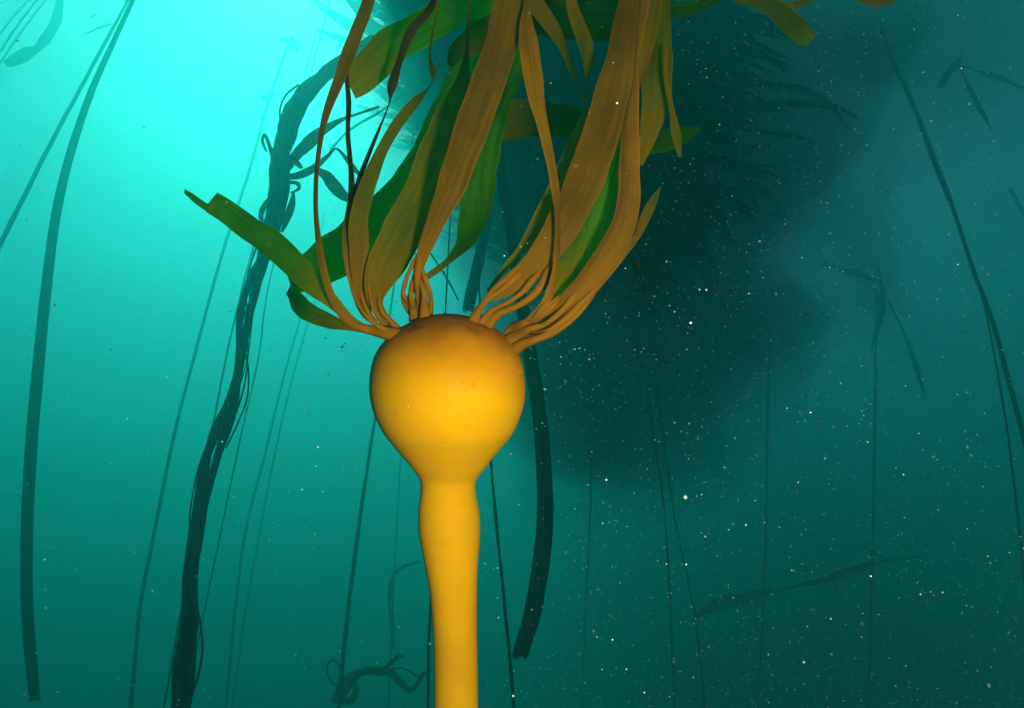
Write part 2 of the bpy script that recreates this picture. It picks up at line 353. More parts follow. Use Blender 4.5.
# --- blades crossing behind
blade([(478, 108, 1.0, 22, 10), (497, 122, .98, 34, 0), (516, 120, .96, 37, 0), (542, 118, .94, 33, 0), (569, 123, .92, 31, 0), (600, 132, .92, 30, 0), (630, 143, .92, 26, 0), (656, 143, .92, 20, 0), (676, 137, .93, 20, 0), (690, 132, .94, 12, 0), (701, 128, .95, 2, 0)], 'deep')
blade([(450, 66, .9, 5, 0), (457, 52, .9, 17, 0), (474, 41, .9, 26, 0), (497, 29, .9, 28, 0), (527, 18, .92, 34, 0), (565, 15, .94, 42, 0), (605, 18, .96, 40, 0), (640, 18, .97, 26, 20), (668, 13, .97, 17, 30), (690, 8, .98, 14, 20), (715, 0, .99, 8, 0), (740, -20, 1., 6, 0)], 'deep')
blade([(520, -30, .8, 20, 10), (537, 5, .8, 17, 0), (555, 32, .8, 13, 0), (566, 54, .8, 8, 30), (576, 82, .8, 4, 40), (581, 100, .8, 2, 0)], 'olive')
blade([(565, -50, .72, 14, 0), (571, 0, .72, 11, 0), (579, 26, .715, 14, 0), (586, 47, .71, 14, 10), (587, 69, .705, 10, 40), (586, 90, .70, 7, 70), (584, 111, .70, 6, 40), (577, 138, .70, 13, 0), (564, 168, .695, 14, 0), (551, 196, .69, 15, 0), (538, 222, .685, 14, 0), (522, 248, .68, 9, 0), (503, 270, .675, 5, 0), (488, 292, .67, 4, 0)], 'olive')
# --- right fans
blade([(490, 300, .66, 5, 0), (503, 291, .655, 14, 0), (518, 280, .65, 21, 0), (546, 252, .645, 29, 0), (573, 207, .64, 36, 0), (588, 172, .64, 37, 0), (599, 137, .64, 37, 0), (611, 98, .64, 34, 0), (619, 62, .64, 29, 0), (624, 30, .645, 24, 5), (628, 0, .65, 19, 10), (636, -60, .66, 22, 0)], 'brown')
blade([(519, 326, .655, 6, 0), (531, 318, .64, 6, 0), (545, 301, .63, 6, 0), (554, 275, .625, 6, 20), (558, 247, .62, 6, 40), (558, 217, .62, 7, 40), (555, 188, .62, 9, 20), (550, 158, .62, 9, 10), (542, 122, .62, 11, 0), (536, 96, .62, 16, 0), (533, 75, .62, 19, 0), (529, 47, .62, 19, 0), (526, 22, .625, 14, 20), (527, 0, .63, 8, 40), (530, -40, .64, 12, 0)], 'gold')
blade([(537, 334, .66, 12, 0), (552, 322, .655, 21, 0), (570, 303, .65, 24, 0), (592, 278, .65, 26, 0), (612, 248, .65, 27, 5), (624, 221, .655, 24, 10), (629, 192, .66, 22, 10), (629, 158, .66, 21, 10), (630, 121, .66, 18, 20), (633, 88, .665, 12, 45), (635, 58, .67, 8, 60), (640, 20, .67, 14, 40), (648, -40, .68, 20, 0)], 'gold', cup=.2)
blade([(636, 98, .7, 4, 60), (641, 74, .7, 11, 30), (646, 42, .7, 18, 10), (650, 10, .705, 24, 0), (655, -50, .71, 24, 0)], 'olive')
blade([(640, 165, .78, 6, 0), (648, 138, .78, 16, 0), (655, 106, .78, 27, 0), (658, 70, .78, 30, 0), (660, 36, .79, 22, 20), (662, -10, .8, 18, 20)], 'olive')
blade([(667, 48, .74, 2, 0), (666, 74, .74, 5, 0), (671, 105, .74, 5, 20), (676, 134, .74, 9, 0), (680, 157, .74, 3, 0)], 'olive')
blade([(618, 262, .70, 6, 0), (636, 238, .72, 6, 0), (643, 223, .73, 9, 0), (652, 203, .74, 9, 0), (661, 187, .75, 1, 0)], 'olive')
blade([(560, 306, .675, 6, 0), (575, 285, .69, 13, 0), (586, 262, .70, 19, 0), (596, 228, .71, 23, 0), (607, 189, .72, 24, 0), (617, 150, .73, 24, 0), (624, 110, .74, 22, 0), (632, 60, .75, 20, 0), (640, 0, .76, 20, 0)], 'green')
blade([(545, 315, .67, 5, 0), (556, 293, .68, 14, 0), (568, 269, .69, 23, 10), (580, 237, .70, 16, 30), (590, 205, .71, 12, 40), (600, 170, .72, 18, 10), (607, 120, .73, 18, 0)], 'green')
# --- drifting ends at the top right edge
blade([(700, -40, .95, 14, 0), (733, -4, .94, 9, 20), (755, 1, .93, 12, 10), (772, 8, .92, 15, 0), (788, 20, .91, 20, 0), (800, 32, .9, 20, 0), (811, 41, .9, 14, 0)], 'olive')
blade([(760, -10, .93, 6, 0), (778, 4, .93, 6, 0), (792, 6, .93, 7, 0), (808, 1, .94, 6, 0), (830, -14, .95, 6, 0)], 'brown')
blade([(840, -12, .97, 5, 0), (862, 0, .96, 5, 0), (878, 2, .95, 9, 0), (892, 0, .95, 7, 0), (910, -12, .95, 5, 0)], 'brown')

# --- stalks fanning from the crown of the float
for st_ in [
 [(400, 336, .655, 14), (388, 334, .655, 13), (374, 331, .66, 10), (362, 328, .66, 8), (352, 324, .66, 4)],
 [(390, 333, .65, 8), (376, 324, .65, 5), (366, 308, .655, 4), (360, 290, .66, 4)],
 [(394, 331, .65, 8), (382, 322, .65, 5), (373, 308, .655, 4), (370, 294, .66, 5)],
 [(398, 330, .65, 9), (390, 321, .65, 5), (382, 312, .655, 5), (379, 300, .66, 4), (382, 286, .67, 4)],
 [(400, 334, .65, 9), (385, 330, .648, 6), (368, 318, .65, 4), (356, 300, .655, 3.5), (352, 282, .66, 3.5)],
 [(424, 316, .655, 11), (424, 305, .652, 8), (424, 294, .652, 6), (421, 282, .655, 5), (420, 268, .66, 4)],
 [(413, 318, .655, 11), (413, 308, .652, 8), (411, 297, .652, 6), (412, 284, .655, 5), (418, 266, .66, 4)],
 [(412, 312, .65, 7), (404, 301, .65, 5), (404, 286, .652, 4), (410, 270, .655, 4), (417, 258, .655, 5)],
 [(418, 312, .648, 8), (418, 296, .648, 6), (417, 280, .65, 6), (419, 264, .652, 7)],
 [(428, 313, .65, 8), (431, 300, .65, 5), (427, 284, .65, 5), (421, 268, .652, 5)],
 [(416, 312, .65, 7), (409, 304, .65, 5), (403, 293, .655, 4), (406, 283, .66, 3)],
 [(474, 320, .655, 12), (479, 309, .655, 8), (490, 298, .652, 5), (505, 287, .65, 6), (516, 277, .65, 8)],
 [(472, 320, .652, 8), (481, 306, .65, 5), (493, 290, .65, 5), (508, 277, .648, 6), (517, 268, .648, 4)],
 [(482, 322, .652, 10), (491, 311, .65, 6), (508, 302, .65, 5), (522, 292, .648, 6), (532, 280, .647, 8)],
 [(488, 325, .652, 11), (498, 314, .65, 8), (515, 307, .65, 6), (530, 298, .648, 7), (542, 285, .647, 9), (550, 270, .646, 9)],
 [(508, 338, .66, 12), (514, 328, .655, 10), (524, 323, .65, 7), (536, 318, .645, 5), (548, 306, .64, 5)],
 [(514, 350, .66, 12), (522, 344, .652, 11), (536, 339, .65, 8), (552, 333, .65, 7), (570, 321, .65, 6), (584, 306, .65, 6)],
 [(510, 342, .66, 14), (519, 335, .655, 12), (530, 329, .65, 7), (544, 325, .648, 5), (558, 316, .65, 5)],
 [(513, 345, .65, 16), (524, 340, .648, 11), (542, 337, .65, 8), (560, 326, .65, 8), (577, 310, .65, 8), (590, 295, .65, 8)],
 [(513, 335, .65, 13), (520, 326, .648, 8), (534, 318, .64, 6), (544, 306, .632, 6)],
 [(515, 338, .65, 12), (530, 331, .645, 7), (548, 322, .645, 6), (562, 310, .648, 7), (572, 298, .65, 8)],
 [(515, 336, .65, 10), (530, 325, .65, 5), (546, 313, .652, 5), (556, 302, .655, 6)],
 [(514, 342, .65, 11), (530, 336, .648, 7), (549, 330, .648, 6), (566, 318, .648, 7), (582, 302, .65, 8)],
]: stalk(st_)

# ------------------------------------------------------------------ other kelp in the water behind
def plane_pts(pts, Y, n=8, up=True, down=True):
    """trace (px, py, width px) standing in the upright plane at distance Y, carried on to the surface and to the seabed"""
    q = catmull([tuple(map(float, p)) for p in pts], n)
    P, Rr = [], []; Y = Y * YS
    for px, py, wd in q:
        r = ray(px, py); k = Y / r.y; P.append(r * k); Rr.append(wd * k / F / 2)
    while P[0].z > TOP - .1 and len(P) > 4: P.pop(0); Rr.pop(0)
    if up:
        P, Rr = ext(P, Rr, TOP - .1)
    if down:
        P.reverse(); Rr.reverse(); P, Rr = ext(P, Rr, FLOOR - .3); P.reverse(); Rr.reverse()
    return P, Rr
def ext(P, Rr, z):             # first point is the end to extend
    a = P[0]; d = (P[0] - P[2]); 
    if (z > a.z) != (d.z > 0) or abs(d.z) < 1e-5 or abs(a.z - z) < .1: d = Vector((0, 0, 1 if z > a.z else -1))
    d = d.normalized(); v = Vector((0, 0, 1 if z > a.z else -1))
    out = []; n = 8; 
    for i in range(1, n + 1):
        t = i / n
        lat = Vector((d.x, d.y, 0)) / max(abs(d.z), .4) * abs(z - a.z) * (t - .5 * t * t)
        out.append(Vector((a.x, a.y, a.z + (z - a.z) * t)) + lat)
    return out[::-1] + P, [Rr[0]] * n + Rr
def thin(pts, Y, label, name='kelp_stipe', cat='kelp', mat=None, group=None, up=True, down=True, ns=7):
    P, Rr = plane_pts(pts, Y, 8, up, down)
    b = P[-1].copy()
    v, f, uv = tube_data(P, Rr, ns, rough=.25, seed=pts[0][0])
    o = link(name, mesh(name, [x - b for x in v], f, uv), mat or MSTIPE); o.location = b
    tag(o, label, cat, group or 'thin kelp stipes standing in the water behind')
    return o
def strap(pts, Y, label, up=True):
    """a thick flattened hanging stipe with a torn lower end"""
    P, Rr = plane_pts(pts, Y, 8, up, False)
    b = P[-1].copy()
    vs, fs = [], []; ns = 14; n = len(P)
    for i, p in enumerate(P):
        for k in range(ns):
            q = 2 * math.pi * k / ns
            vs.append(p - b + Vector((math.cos(q) * Rr[i] * (1 + .05 * noise.noise(Vector((i * .25, pts[0][0], 0)))), math.sin(q) * Rr[i] * .45, 0)))
    for k in range(ns): vs[-ns + k] += Vector((0, 0, .03 * math.cos(k * 1.8) * Rr[-1] / .03 * .3))
    for i in range(n - 1):
        for k in range(ns): fs.append((i * ns + k, i * ns + (k + 1) % ns, (i + 1) * ns + (k + 1) % ns, (i + 1) * ns + k))
    fs.append(tuple(range(ns))[::-1]); fs.append(tuple((n - 1) * ns + k for k in range(ns)))
    o = link('kelp_strap', mesh('kelp_strap', vs, fs), MSTRAP); o.location = b
    tag(o, label, 'kelp', 'broad dark kelp straps hanging in the water')
    return o

strap([(133, 0, 5), (112, 45, 6), (90, 95, 7.5), (70, 155, 9), (56, 215, 10), (46, 290, 11), (38, 370, 12), (31, 450, 12.5), (27, 530, 12.5), (27, 600, 12.5), (31, 660, 12.5), (35, 700, 11)], 3.2, 'thick dark kelp stipe at far left, curving down to a blunt cut end')
strap([(497, 130, 9), (503, 190, 11), (512, 240, 12), (521, 300, 13), (531, 360, 14), (540, 420, 15), (544, 470, 16), (545, 520, 17), (540, 570, 18), (532, 615, 18), (523, 645, 17), (520, 657, 16)], 2.2, 'broad black kelp strap right of the golden stalk, bow shaped with torn lower end')
strap([(492, 150, 7), (488, 210, 9), (481, 250, 11), (473, 285, 12), (468, 310, 12)], 2.6, 'dark kelp strap slanting behind the green blade just above the golden float')

thin([(128, 0, 2.5), (112, 30, 3), (85, 80, 3.5), (50, 145, 4), (20, 205, 4.5), (-12, 268, 5)], 3.8, 'slender dark kelp stipe crossing the upper left, meeting the thick curved one above')
for i, (a, b_) in enumerate([((40, -4), (-6, 62)), ((47, -2), (-8, 76)), ((34, -6), (-12, 50))]):
    thin([(a[0], a[1], 1.8), ((a[0] + b_[0]) / 2 - 2, (a[1] + b_[1]) / 2, 2), (b_[0], b_[1], 2)], 4.3 + i * .15, ['dark line of kelp in the top left corner, middle of three', 'faint line of kelp in the top left corner, lowest of three', 'faint line of kelp in the top left corner, highest of three'][i])
thin([(318, -10, 2), (291, 40, 2.5), (270, 97, 2.5), (248, 175, 3), (222, 255, 3), (196, 350, 3.2), (173, 440, 3.4), (153, 540, 3.6), (140, 610, 3.8), (131, 708, 4)], 5.2, 'pale kelp line with two small knots, left of the twisted bundle')
thin([(333, -10, 1.6), (318, 45, 1.6), (306, 90, 1.6), (290, 140, 1.6), (268, 200, 1.7), (247, 270, 1.8), (230, 340, 1.9), (216, 410, 2), (209, 450, 2)], 4.2, 'fine dark line running down the left side of the twisted bundle')
thin([(327, -6, 1.4), (309, 60, 1.4), (294, 120, 1.4), (287, 160, 1.4), (280, 230, 1.4), (266, 300, 1.6), (258, 360, 1.6), (240, 440, 1.6), (215, 560, 1.6)], 5, 'fine line threading behind the twisted bundle')
thin([(300, 320, 2.2), (283, 380, 2.4), (266, 450, 2.6), (246, 530, 2.8), (235, 610, 3), (226, 708, 3)], 8, 'faint blurred kelp line just right of the twisted bundle, nearer to it')
thin([(318, 290, 2), (300, 350, 2), (280, 430, 2.2), (262, 520, 2.2), (246, 610, 2.4), (232, 708, 2.5)], 9, 'fainter kelp line right of the twisted bundle, farther from it')
thin([(392, 300, 2), (378, 400, 2.6), (370, 450, 3.4), (361, 510, 4), (353, 570, 4.4), (346, 630, 4.6), (340, 690, 5), (338, 720, 5)], 4.6, 'straight kelp stipe left of the golden stalk ending in a tangle')
thin([(436, 500, 2), (432, 580, 2.6), (429, 640, 3), (428, 720, 3.4)], 2.6, 'dark kelp line close against the left side of the golden stalk')
thin([(485, 380, 2.2), (490, 450, 2.6), (496, 520, 3), (502, 580, 3.2), (508, 640, 3.6), (515, 720, 4)], 2.7, 'thin dark kelp line just right of the golden stalk')
thin([(400, 470, 1.6), (396, 540, 1.7), (392, 620, 1.8), (388, 720, 2)], 9, 'very faint kelp line midway between the tangle and golden stalk')
thin([(592, 430, 2), (590, 520, 2), (585, 620, 2), (582, 720, 2)], 9, 'faint upright kelp line right of the black bow shaped stipe')
thin([(650, 420, 2), (662, 490, 2.4), (668, 560, 2.6), (671, 620, 2.8), (675, 720, 3)], 9, 'faint kelp line in the dark water, left of two crossing ones')
thin([(664, 440, 1.8), (675, 520, 2), (688, 580, 2), (697, 630, 2.2), (706, 720, 2.4)], 8.5, 'faint slanting kelp line in the dark water, right of two crossing ones')
thin([(880, 120, 3), (876, 300, 3), (875, 420, 3), (872, 560, 3), (868, 720, 3)], 10, 'faint upright kelp line in the middle of the right half')
thin([(772, 250, 3), (768, 400, 3), (765, 560, 3), (758, 720, 3)], 11.5, 'very faint upright kelp line left of the middle of the right half')
thin([(872, 10, 3), (890, 55, 3.6), (912, 105, 4), (935, 165, 4), (955, 215, 4), (973, 270, 4.2), (992, 320, 4.4), (1007, 375, 5), (1022, 430, 5), (1034, 480, 5)], 5, 'long dark kelp line slanting down to the right edge')
thin([(925, 130, 1.8), (948, 190, 2), (967, 250, 2), (985, 310, 2), (997, 370, 2.2), (1007, 430, 2.4), (1016, 500, 2.4), (1022, 560, 2.4)], 5.4, 'thinner kelp line just left of the long slanting one at right')
thin([(950, 50, 5), (962, 80, 5), (978, 110, 5), (990, 150, 4), (1008, 185, 4), (1030, 225, 4)], 7.5, 'blurred kelp line in the bright patch at upper right')

# knots on the pale line are its own floats: two small dark clumps
def cluster(name, pts, Y, label, mat=MFAR, wd=8, n=14, spread=14, length=30, seed=1, cat='kelp', droop=1, ang=None):
    """a crown of little blades growing from one spot"""
    rnd = random.Random(seed)
    Y = Y * YS; r0 = ray(*pts); k = Y / r0.y; c = r0 * k; s = k / F
    e = empty(name, c); tag(e, label, cat)
    v, f, uv = tube_data([Vector((0, 0, -spread * s * .6)), Vector((0, 0, 0)), Vector((0, 0, spread * s * .4))], [wd * s * .25, wd * s * .45, wd * s * .15], 8)
    link('float', mesh('float', v, f, uv), MSTIPE, e)
    for i in range(n):
        a = rnd.uniform(*(ang or (0, 6.28))); L = length * s * rnd.uniform(.5, 1.1)
        dirv = Vector((math.cos(a), rnd.uniform(-.5, .5), math.sin(a)))
        P = [dirv * L * t - Vector((0, 0, droop * L * .5 * t * t)) + Vector((math.sin(t * 5 + i) * L * .08, 0, 0)) for t in [j / 9 for j in range(10)]]
        W = [wd * s * (.25 + math.sin(math.pi * min(1, j / 9 * .9 + .08)) * .8) for j in range(10)]
        T = [rnd.uniform(-1, 1) + j * .15 for j in range(10)]
        T = [T[0] + j * .16 for j in range(10)]
        vv, ff, uu = ribbon_data(P, W, T, 2, face=Vector((0, 1, .3)), ruffle=.1, rfreq=3)
        link('blade', mesh('blade', vv, ff, uu), mat, e)
    return e
cluster('young_kelp', (290, 42), 5.2, 'small tuft on the pale kelp line, upper of two', wd=5, n=6, spread=16, length=12, seed=3, droop=.3)
cluster('young_kelp', (270, 95), 5.2, 'small tuft on the pale kelp line, lower of two', wd=5, n=7, spread=16, length=11, seed=4, droop=.3)

# ---- twisted bundle
cen = [(372, 40, 12), (345, 60, 15), (322, 76, 18), (305, 93, 20), (292, 115, 20), (285, 140, 21), (281, 165, 22), (280, 185, 22), (275, 215, 19), (265, 245, 19), (255, 275, 17), (247, 305, 16), (243, 335, 13), (240, 370, 14), (233, 400, 17), (222, 430, 20), (212, 460, 17),
       (204, 490, 17), (197, 520, 19), (193, 550, 17), (190, 580, 15), (190, 610, 16), (187, 640, 18), (183, 670, 20), (181, 700, 20), (178, 740, 20), (174, 800, 20)]
YT = 1.9
Pc, Rc = plane_pts(cen, YT, 6, False, False)
# carry on to the canopy (leaning away) and to the seabed
dd = Pc[0] - Pc[3]; 
upP = [Pc[0] + Vector((.10 * i, .12 * i + .02 * i * i, .1 * i + .055 * i * i)) for i in range(1, 10)]
upP.append(Vector((Pc[0].x + 1.0, Pc[0].y + 3, TOP - .1)))
Pc = upP[::-1] + Pc; Rc = [Rc[0]] * len(upP) + Rc
dn = Pc[-1].copy(); dnP = [Vector((dn.x - .04 * i, dn.y + .03 * i, dn.z + (FLOOR - .3 - dn.z) * i / 14)) for i in range(1, 15)]
Pc += dnP; Rc += [Rc[-1]] * 14
bun = empty('twisted_kelp_bundle', Pc[-1]); tag(bun, 'rope like bundle of dark kelp stipes twisted together, left of the golden float', 'kelp')
NS = 14
rb = random.Random(5)
for sI in range(NS):
    P, Rr = [], []; L = 0; sp = rb.uniform(4.5, 6); ph = sI / NS * 6.283; rad = rb.uniform(.25, .35)
    for i, p in enumerate(Pc):
        if i: L += (Pc[i] - Pc[i - 1]).length
        a = ph + L * sp + .8 * noise.noise(Vector((L * 2, sI, 0)))
        k = Rc[i] * .9 * (1 - rad) * (1 + .5 * noise.noise(Vector((L * 3, sI * 5, 2))))
        if sI > 8: k *= 1.25 + .5 * noise.noise(Vector((L * 2.2, sI * 3, 4)))
        if sI > 11: k *= 1 + 1.2 * max(0, noise.noise(Vector((L * 1.4, 9, 2))))
        P.append(p + Vector((math.cos(a) * k, math.sin(a) * k, 0)))
        Rr.append(Rc[i] * rad * (1.2 if sI < 6 else .7 if sI < 9 else .32) * (1 + .3 * noise.noise(Vector((L * 5, sI, 8)))))
    v, f, uv = tube_data(P, Rr, 7, rough=.4, seed=sI)
    o = link('strand', mesh('strand', [x - bun.location for x in v], f, uv), MSTIPE); o.parent = bun
def bun_bit(pts, name='blade', mat=MFAR, tube=False, Y=YT):
    q = catmull([tuple(map(float, p)) for p in pts], 6)
    P = []; W = []
    for a in q:
        r = ray(a[0], a[1]); k = Y * YS / r.y; P.append(r * k - Vector((0, .02, 0))); W.append(a[2] * k / F)
    if tube: v, f, uv = tube_data(P, [w_ / 2 for w_ in W], 6)
    else: v, f, uv = ribbon_data(P, W, [R(20 + 25 * math.sin(i * .3)) for i in range(len(P))], 4, ruffle=.08, rfreq=4, edge=.15)
    o = link(name, mesh(name, [x - bun.location for x in v], f, uv), mat); o.parent = bun
for pts in [
 [(284, 178, 6), (296, 160, 12), (310, 146, 13), (322, 135, 9), (345, 122, 5), (380, 110, 3)],
 [(286, 180, 6), (300, 178, 9), (314, 172, 7), (328, 160, 4), (338, 152, 3), (352, 168, 6), (360, 178, 3)],
 [(318, 173, 6), (328, 178, 13), (336, 190, 13), (346, 200, 9), (356, 204, 4)],
 [(276, 170, 6), (271, 150, 5), (266, 138, 3), (264, 145, 3), (268, 155, 2)],
 [(280, 165, 5), (290, 160, 7), (300, 168, 5), (303, 172, 3)],
 [(285, 185, 3), (298, 186, 5), (300, 192, 3), (292, 196, 2)],
 [(283, 235, 3), (288, 222, 8), (293, 208, 7), (295, 195, 2)],
 [(266, 230, 3), (262, 218, 6), (268, 206, 5), (272, 200, 2)],
 [(300, 100, 4), (288, 108, 3), (283, 122, 2)],
]: bun_bit(pts)
for pts in [
 [(197, 600, 2.4), (203, 625, 2.6), (205, 650, 2.6), (201, 675, 2.6), (193, 700, 2.6), (188, 715, 2.6)],
 [(243, 340, 1.8), (250, 370, 1.8), (249, 400, 1.8), (240, 425, 1.8), (228, 450, 1.8)],
 [(300, 88, 2), (286, 100, 2), (281, 116, 2), (284, 130, 2)],
 [(284, 140, 2), (296, 122, 2), (305, 105, 2), (312, 92, 2)],
 [(262, 250, 1.6), (252, 290, 1.6), (252, 320, 1.8), (246, 350, 1.8), (226, 410, 1.6)],
]: bun_bit(pts, 'tendril', MSTIPE, True)

# ---- tangle at the bottom of the straight stipe and other far debris
def debris(name, label, Y, bits, mat=MFAR, cat='kelp', zoff=0):
    """bits: ('b'|'t', pts) blades or tubes traced in the upright plane at Y"""
    Y = min(Y * YS, (TOP - .3) / max(ray(a[0], a[1]).z / ray(a[0], a[1]).y for k_, pp in bits for a in pp))   # stay under the surface
    r0 = ray(bits[0][1][0][0], bits[0][1][0][1]); c = r0 * (Y / r0.y)
    e = empty(name, c); tag(e, label, cat, 'kelp scraps drifting behind')
    for kind, pts in bits:
        q = catmull([tuple(map(float, p)) for p in pts], 6); P = []; W = []
        for a in q:
            r = ray(a[0], a[1]); k = Y / r.y; P.append(r * k - c); W.append(a[2] * k / F)
        if kind == 't': v, f, uv = tube_data(P, [w_ / 2 for w_ in W], 6, rough=.4)
        else: v, f, uv = ribbon_data(P, W, [R(15 + 20 * math.sin(i * .4)) for i in range(len(P))], 3, face=Vector((0, 1, .2)), ruffle=.12, rfreq=2.5, edge=.25)
        link('stipe' if kind == 't' else 'blade', mesh(name, v, f, uv), mat, e)
    return e
debris('drifting_kelp', 'tangled kelp clump at the foot of the straight stipe left of the golden stalk', 4.6, [
 ('b', [(332, 702, 8), (340, 692, 14), (350, 680, 12), (362, 672, 8), (378, 672, 7), (392, 674, 7), (400, 682, 7), (412, 690, 5), (424, 672, 4)]),
 ('b', [(345, 690, 6), (352, 678, 8), (366, 670, 6), (382, 669, 5), (392, 662, 4), (400, 654, 3)]),
 ('t', [(342, 690, 2), (330, 680, 2), (327, 666, 2), (334, 660, 2), (340, 668, 2), (341, 682, 2)]),
 ('b', [(338, 700, 6), (350, 700, 8), (356, 690, 6), (350, 676, 4)]),
 ('t', [(385, 672, 3), (402, 668, 2), (420, 676, 2), (432, 668, 2)]),
 ('b', [(386, 668, 3), (394, 658, 4), (404, 656, 2)])])
debris('drifting_kelp', 'faint hooked strand of kelp left of the golden stalk', 7.5, [
 ('t', [(420, 562, 3), (405, 566, 4), (394, 576, 5), (390, 592, 6), (392, 620, 5), (393, 650, 4)])])
debris('drifting_kelp', 'long torn kelp blade drifting level in the dark lower right water', 10.5, [
 ('b', [(694, 617, 3), (706, 610, 9), (724, 603, 13), (744, 597, 12), (760, 593, 7), (785, 588, 4), (805, 584, 5)]),
 ('b', [(800, 585, 4), (822, 580, 7), (845, 573, 8), (868, 565, 7), (890, 560, 3), (920, 556, 2)])])
debris('drifting_kelp', 'dark crossed kelp blades in the bright patch at the upper right', 8.5, [
 ('b', [(940, 88, 3), (946, 76, 8), (955, 66, 7), (962, 54, 4)]),
 ('b', [(952, 62, 4), (975, 70, 7), (1000, 78, 6), (1030, 90, 5)]),
 ('b', [(958, 60, 6), (968, 84, 8), (980, 108, 6), (992, 130, 4)])])
debris('drifting_kelp', 'short dim kelp blade beside the right hand blades', 2.2, [
 ('b', [(628, 235, 3), (634, 258, 8), (640, 275, 8), (646, 296, 5)])])
debris('drifting_kelp', 'faint leaning kelp shape below the pale glow in the right half', 10.0, [
 ('b', [(822, 262, 3), (838, 268, 6), (858, 274, 7), (876, 280, 5), (888, 288, 3)]),
 ('b', [(876, 262, 3), (882, 284, 6), (882, 310, 7), (876, 334, 6), (871, 350, 3)]),
 ('b', [(888, 300, 2), (903, 330, 5), (916, 366, 6), (926, 400, 3)])])
debris('drifting_kelp', 'faint kelp wisps in the top left corner above the lines', 7.5, [
 ('b', [(60, -4, 6), (56, 20, 9), (42, 42, 12), (24, 55, 12), (5, 64, 8)]),
 ('b', [(84, 34, 3), (98, 28, 5), (112, 24, 3)])])
debris('drifting_kelp', 'fine dark tangle hanging behind the upper left green blades', 3.4, [
 ('t', [(360, 20, 1.5), (385, 8, 1.5), (410, 10, 1.5), (430, 30, 1.5), (450, 52, 1.5), (480, 60, 1.5)]),
 ('t', [(395, 60, 1.5), (420, 80, 1.5), (440, 66, 1.5), (462, 40, 1.5)]),
 ('t', [(330, 150, 2.5), (352, 128, 2.5), (380, 112, 2.5), (410, 90, 2), (450, 70, 2)]),
 ('b', [(415, 52, 8), (435, 44, 14), (455, 46, 12), (470, 52, 6)]),
 ('t', [(430, 252, 2), (448, 280, 2), (458, 300, 2)])])

# ------------------------------------------------------------------ floating canopy overhead
def project(p):
    d = p.dot(FWD)
    if d <= .1: return None
    return 512 + p.dot(RT) / d * F, 354 - p.dot(UP) / d * F
def sm(a, b, t):
    t = max(0, min(1, (t - a) / (b - a))); return t * t * (3 - 2 * t)
def cover(x, y, z, nz):
    q = project(Vector((x, y, z)))
    if q is None: return 0
    px, py = q
    if py < -350 or px > 1150: return 0
    c = sm(-45, 60, px - 318 - .42 * (py + 200) + nz * 30)
    main = (1 - sm(590, 790, px + nz * 60)) * sm(-60, 60, py + 200 - .46 * (px - 290) + nz * 40)
    band = .25 * (1 - sm(0, 50, py - (px - 870) * .25 + nz * 25)) * sm(830, 900, px) * sm(-60, 0, py)
    c *= main
    lim = 310 - 110 * sm(640, 800, px)
    c *= 1 - sm(lim - 170, lim, py + nz * 50)
    c *= 1 - .95 * (1 - sm(.5, 1.6, ((px - 826) / 42) ** 2 + ((py - 205) / 60) ** 2))
    return c
def cover_left(x, y, z, nz):   # unseen mat above the picture, added to shade the left edge
    q = project(Vector((x, y, z)))
    if q is None: return 0
    px, py = q
    return .75 * (1 - sm(175, 262, px + nz * 25 + .25 * (py + 100))) * (1 - sm(-150, -80, py + nz * 20)) * sm(-700, -400, py) * sm(-900, -500, px)
def mat_of_blades(name, label, fn, zc, thick, xr, yr, tries, size, seed):
    rc = random.Random(seed); vs, fs, uvs = [], [], []
    for _ in range(tries):
        x = rc.uniform(*xr); y = rc.uniform(*yr)
        z = zc + thick * (rc.random() ** 1.3)
        nz = noise.noise(Vector((x * .6, y * .6, 1))) + noise.noise(Vector((x * 1.7, y * 1.7, 5))) * .6
        if rc.random() > fn(x, y, z, nz): continue
        a = .55 + rc.gauss(0, .22) + .5 * noise.noise(Vector((x * .25, y * .25, 9))); L = rc.uniform(.5, 2.2) * size; wd = rc.uniform(.04, .13) * size
        d = Vector((math.cos(a), math.sin(a), rc.uniform(-.10, .04))); s = Vector((-d.y, d.x, rc.uniform(-.4, .4))).normalized()
        base = len(vs); ph = rc.uniform(0, 6); am = rc.uniform(.03, .12) * L
        for j in range(7):
            t = j / 6; p = Vector((x, y, z)) + d * (L * (t - .5)) + s * am * math.sin(t * 5 + ph) + Vector((0, 0, .04 * math.sin(t * 5 + ph)))
            p.z = min(p.z, TOP + .3); ww = wd * math.sin(math.pi * (.04 + .92 * t)) ** .6 * .5
            vs += [p - s * ww, p + s * ww]; uvs += [(0, t), (1, t)]
            if j: fs.append((base + 2 * j - 2, base + 2 * j - 1, base + 2 * j + 1, base + 2 * j))
    print(name, len(fs))
    tag(link(name, mesh(name, vs, fs, uvs), MCAN), label, 'kelp canopy', kind='stuff')
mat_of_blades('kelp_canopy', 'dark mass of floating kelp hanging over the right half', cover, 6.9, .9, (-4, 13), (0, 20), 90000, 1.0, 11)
mat_of_blades('kelp_canopy', 'unseen kelp mat added above the upper left corner to shade the left edge', cover_left, 6.4, 1.0, (-11, 0), (0, 9), 30000, .9, 12)

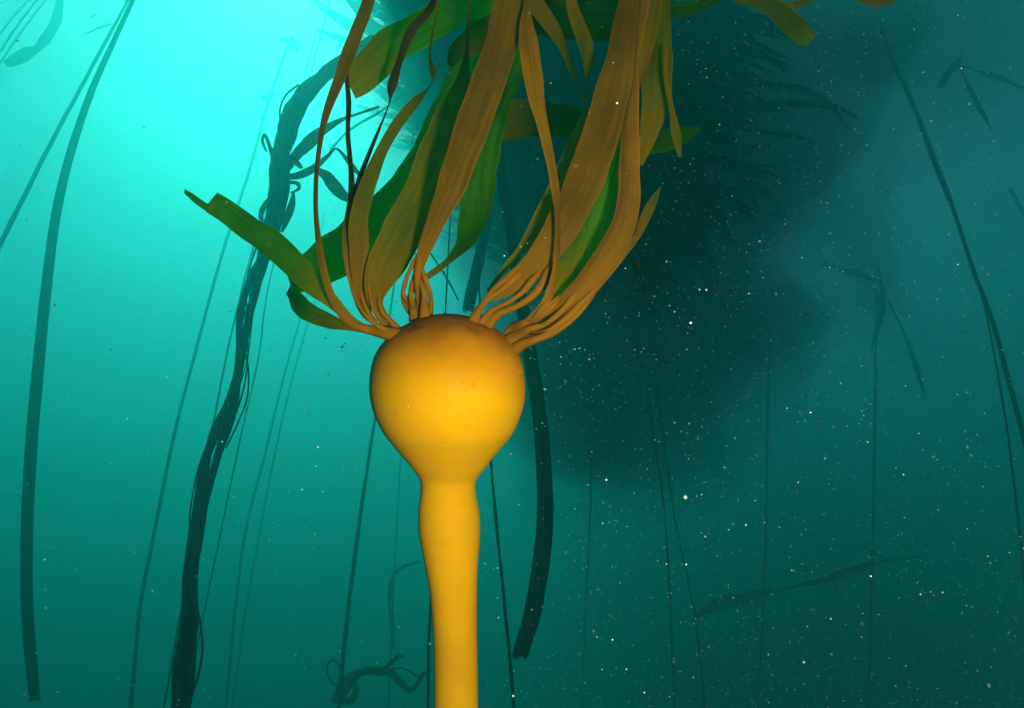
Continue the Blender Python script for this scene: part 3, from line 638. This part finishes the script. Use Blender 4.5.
# ------------------------------------------------------------------ added canopy shade
# lumpy light absorbing volumes, added to stand in for the canopy's soft shadow
mk, nt, out = M('shade_core')
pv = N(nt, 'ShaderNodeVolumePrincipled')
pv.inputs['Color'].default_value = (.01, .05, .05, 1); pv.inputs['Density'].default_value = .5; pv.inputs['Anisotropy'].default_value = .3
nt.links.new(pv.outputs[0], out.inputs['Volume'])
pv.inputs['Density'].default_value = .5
mk2, nt, out = M('shade_veil')
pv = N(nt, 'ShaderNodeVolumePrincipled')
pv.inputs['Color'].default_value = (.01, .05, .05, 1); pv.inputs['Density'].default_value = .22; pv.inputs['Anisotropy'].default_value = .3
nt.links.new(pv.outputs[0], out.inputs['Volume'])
SHADE_BLOBS = [(545, 10, 6.4, 1.5, .8), (640, 45, 6.1, 2.0, 1.0), (730, 80, 5.8, 1.9, 1.0), (775, 50, 6.0, 1.7, .8), (610, 140, 5.4, 1.7, 1.1), (700, 170, 5.2, 1.7, 1.1),
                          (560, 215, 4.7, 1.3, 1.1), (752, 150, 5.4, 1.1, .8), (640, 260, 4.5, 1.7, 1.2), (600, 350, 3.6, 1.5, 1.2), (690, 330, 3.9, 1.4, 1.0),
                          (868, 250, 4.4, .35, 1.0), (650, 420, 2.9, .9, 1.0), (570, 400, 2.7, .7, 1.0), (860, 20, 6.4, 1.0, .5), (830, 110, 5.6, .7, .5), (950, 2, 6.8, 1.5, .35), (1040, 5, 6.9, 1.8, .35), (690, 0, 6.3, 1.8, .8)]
def shade_volume(name, label, grow, amp, mat, seed):
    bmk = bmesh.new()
    for px, py, z, rx, rz in SHADE_BLOBS:
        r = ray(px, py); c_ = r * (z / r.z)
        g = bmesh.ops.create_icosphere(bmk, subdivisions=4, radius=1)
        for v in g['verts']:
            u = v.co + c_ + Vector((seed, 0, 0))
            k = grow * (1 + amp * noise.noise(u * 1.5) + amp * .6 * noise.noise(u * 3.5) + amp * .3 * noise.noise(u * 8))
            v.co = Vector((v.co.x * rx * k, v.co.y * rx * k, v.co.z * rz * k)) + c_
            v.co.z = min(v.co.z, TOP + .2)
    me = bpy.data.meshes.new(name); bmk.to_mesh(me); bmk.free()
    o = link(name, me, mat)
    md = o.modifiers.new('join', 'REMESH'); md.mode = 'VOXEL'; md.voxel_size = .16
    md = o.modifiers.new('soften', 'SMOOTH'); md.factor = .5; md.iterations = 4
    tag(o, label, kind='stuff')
shade_volume('canopy_shade_volume', 'dark heart of the added canopy shade right of the float', .82, .40, mk, 0)
shade_volume('canopy_shade_volume', 'thin outer veil of the added canopy shade right of the float', 1.15, .45, mk2, 7)

# ------------------------------------------------------------------ marine snow
rs = random.Random(21); vs, fs = [], []
octv = [(1, 0, 0), (-1, 0, 0), (0, 1, 0), (0, -1, 0), (0, 0, 1), (0, 0, -1)]
octf = [(0, 2, 4), (2, 1, 4), (1, 3, 4), (3, 0, 4), (2, 0, 5), (1, 2, 5), (3, 1, 5), (0, 3, 5)]
for _ in range(14000):
    d = .26 + 1.1 * rs.random() ** .8
    px = 512 + 560 * (1 - 2 * rs.random() ** 1.0); 
    if px < 480 and rs.random() < .6: px = rs.uniform(560, 1060)
    py = rs.uniform(-60, 760)
    p = ray(px, py) * d
    r = d / F * min(1.8, .25 * math.exp(rs.gauss(0, .6))) 
    b = len(vs); sq = [rs.uniform(.6, 1.5) for _ in range(3)]
    vs += [(p.x + v[0] * r * sq[0], p.y + v[1] * r * sq[1], p.z + v[2] * r * sq[2]) for v in octv]
    fs += [tuple(b + i for i in f) for f in octf]
for _ in range(16):            # specks settled on the float
    a = rs.uniform(-1, 1); e = rs.uniform(-.7, .9); rb_ = 77 / F * DB
    dv = (RT * math.sin(a) * math.cos(e) - FWD * math.cos(a) * math.cos(e) + UP * math.sin(e)) * rb_ + BULB
    r = DB / F * rs.uniform(.5, 1.1); b = len(vs)
    vs += [(dv.x + v[0] * r, dv.y + v[1] * r, dv.z + v[2] * r) for v in octv]; fs += [tuple(b + i for i in f) for f in octf]
tag(link('marine_snow', mesh('marine_snow', vs, fs), MSNOW), 'tiny pale specks drifting in the water', 'marine snow', kind='stuff')
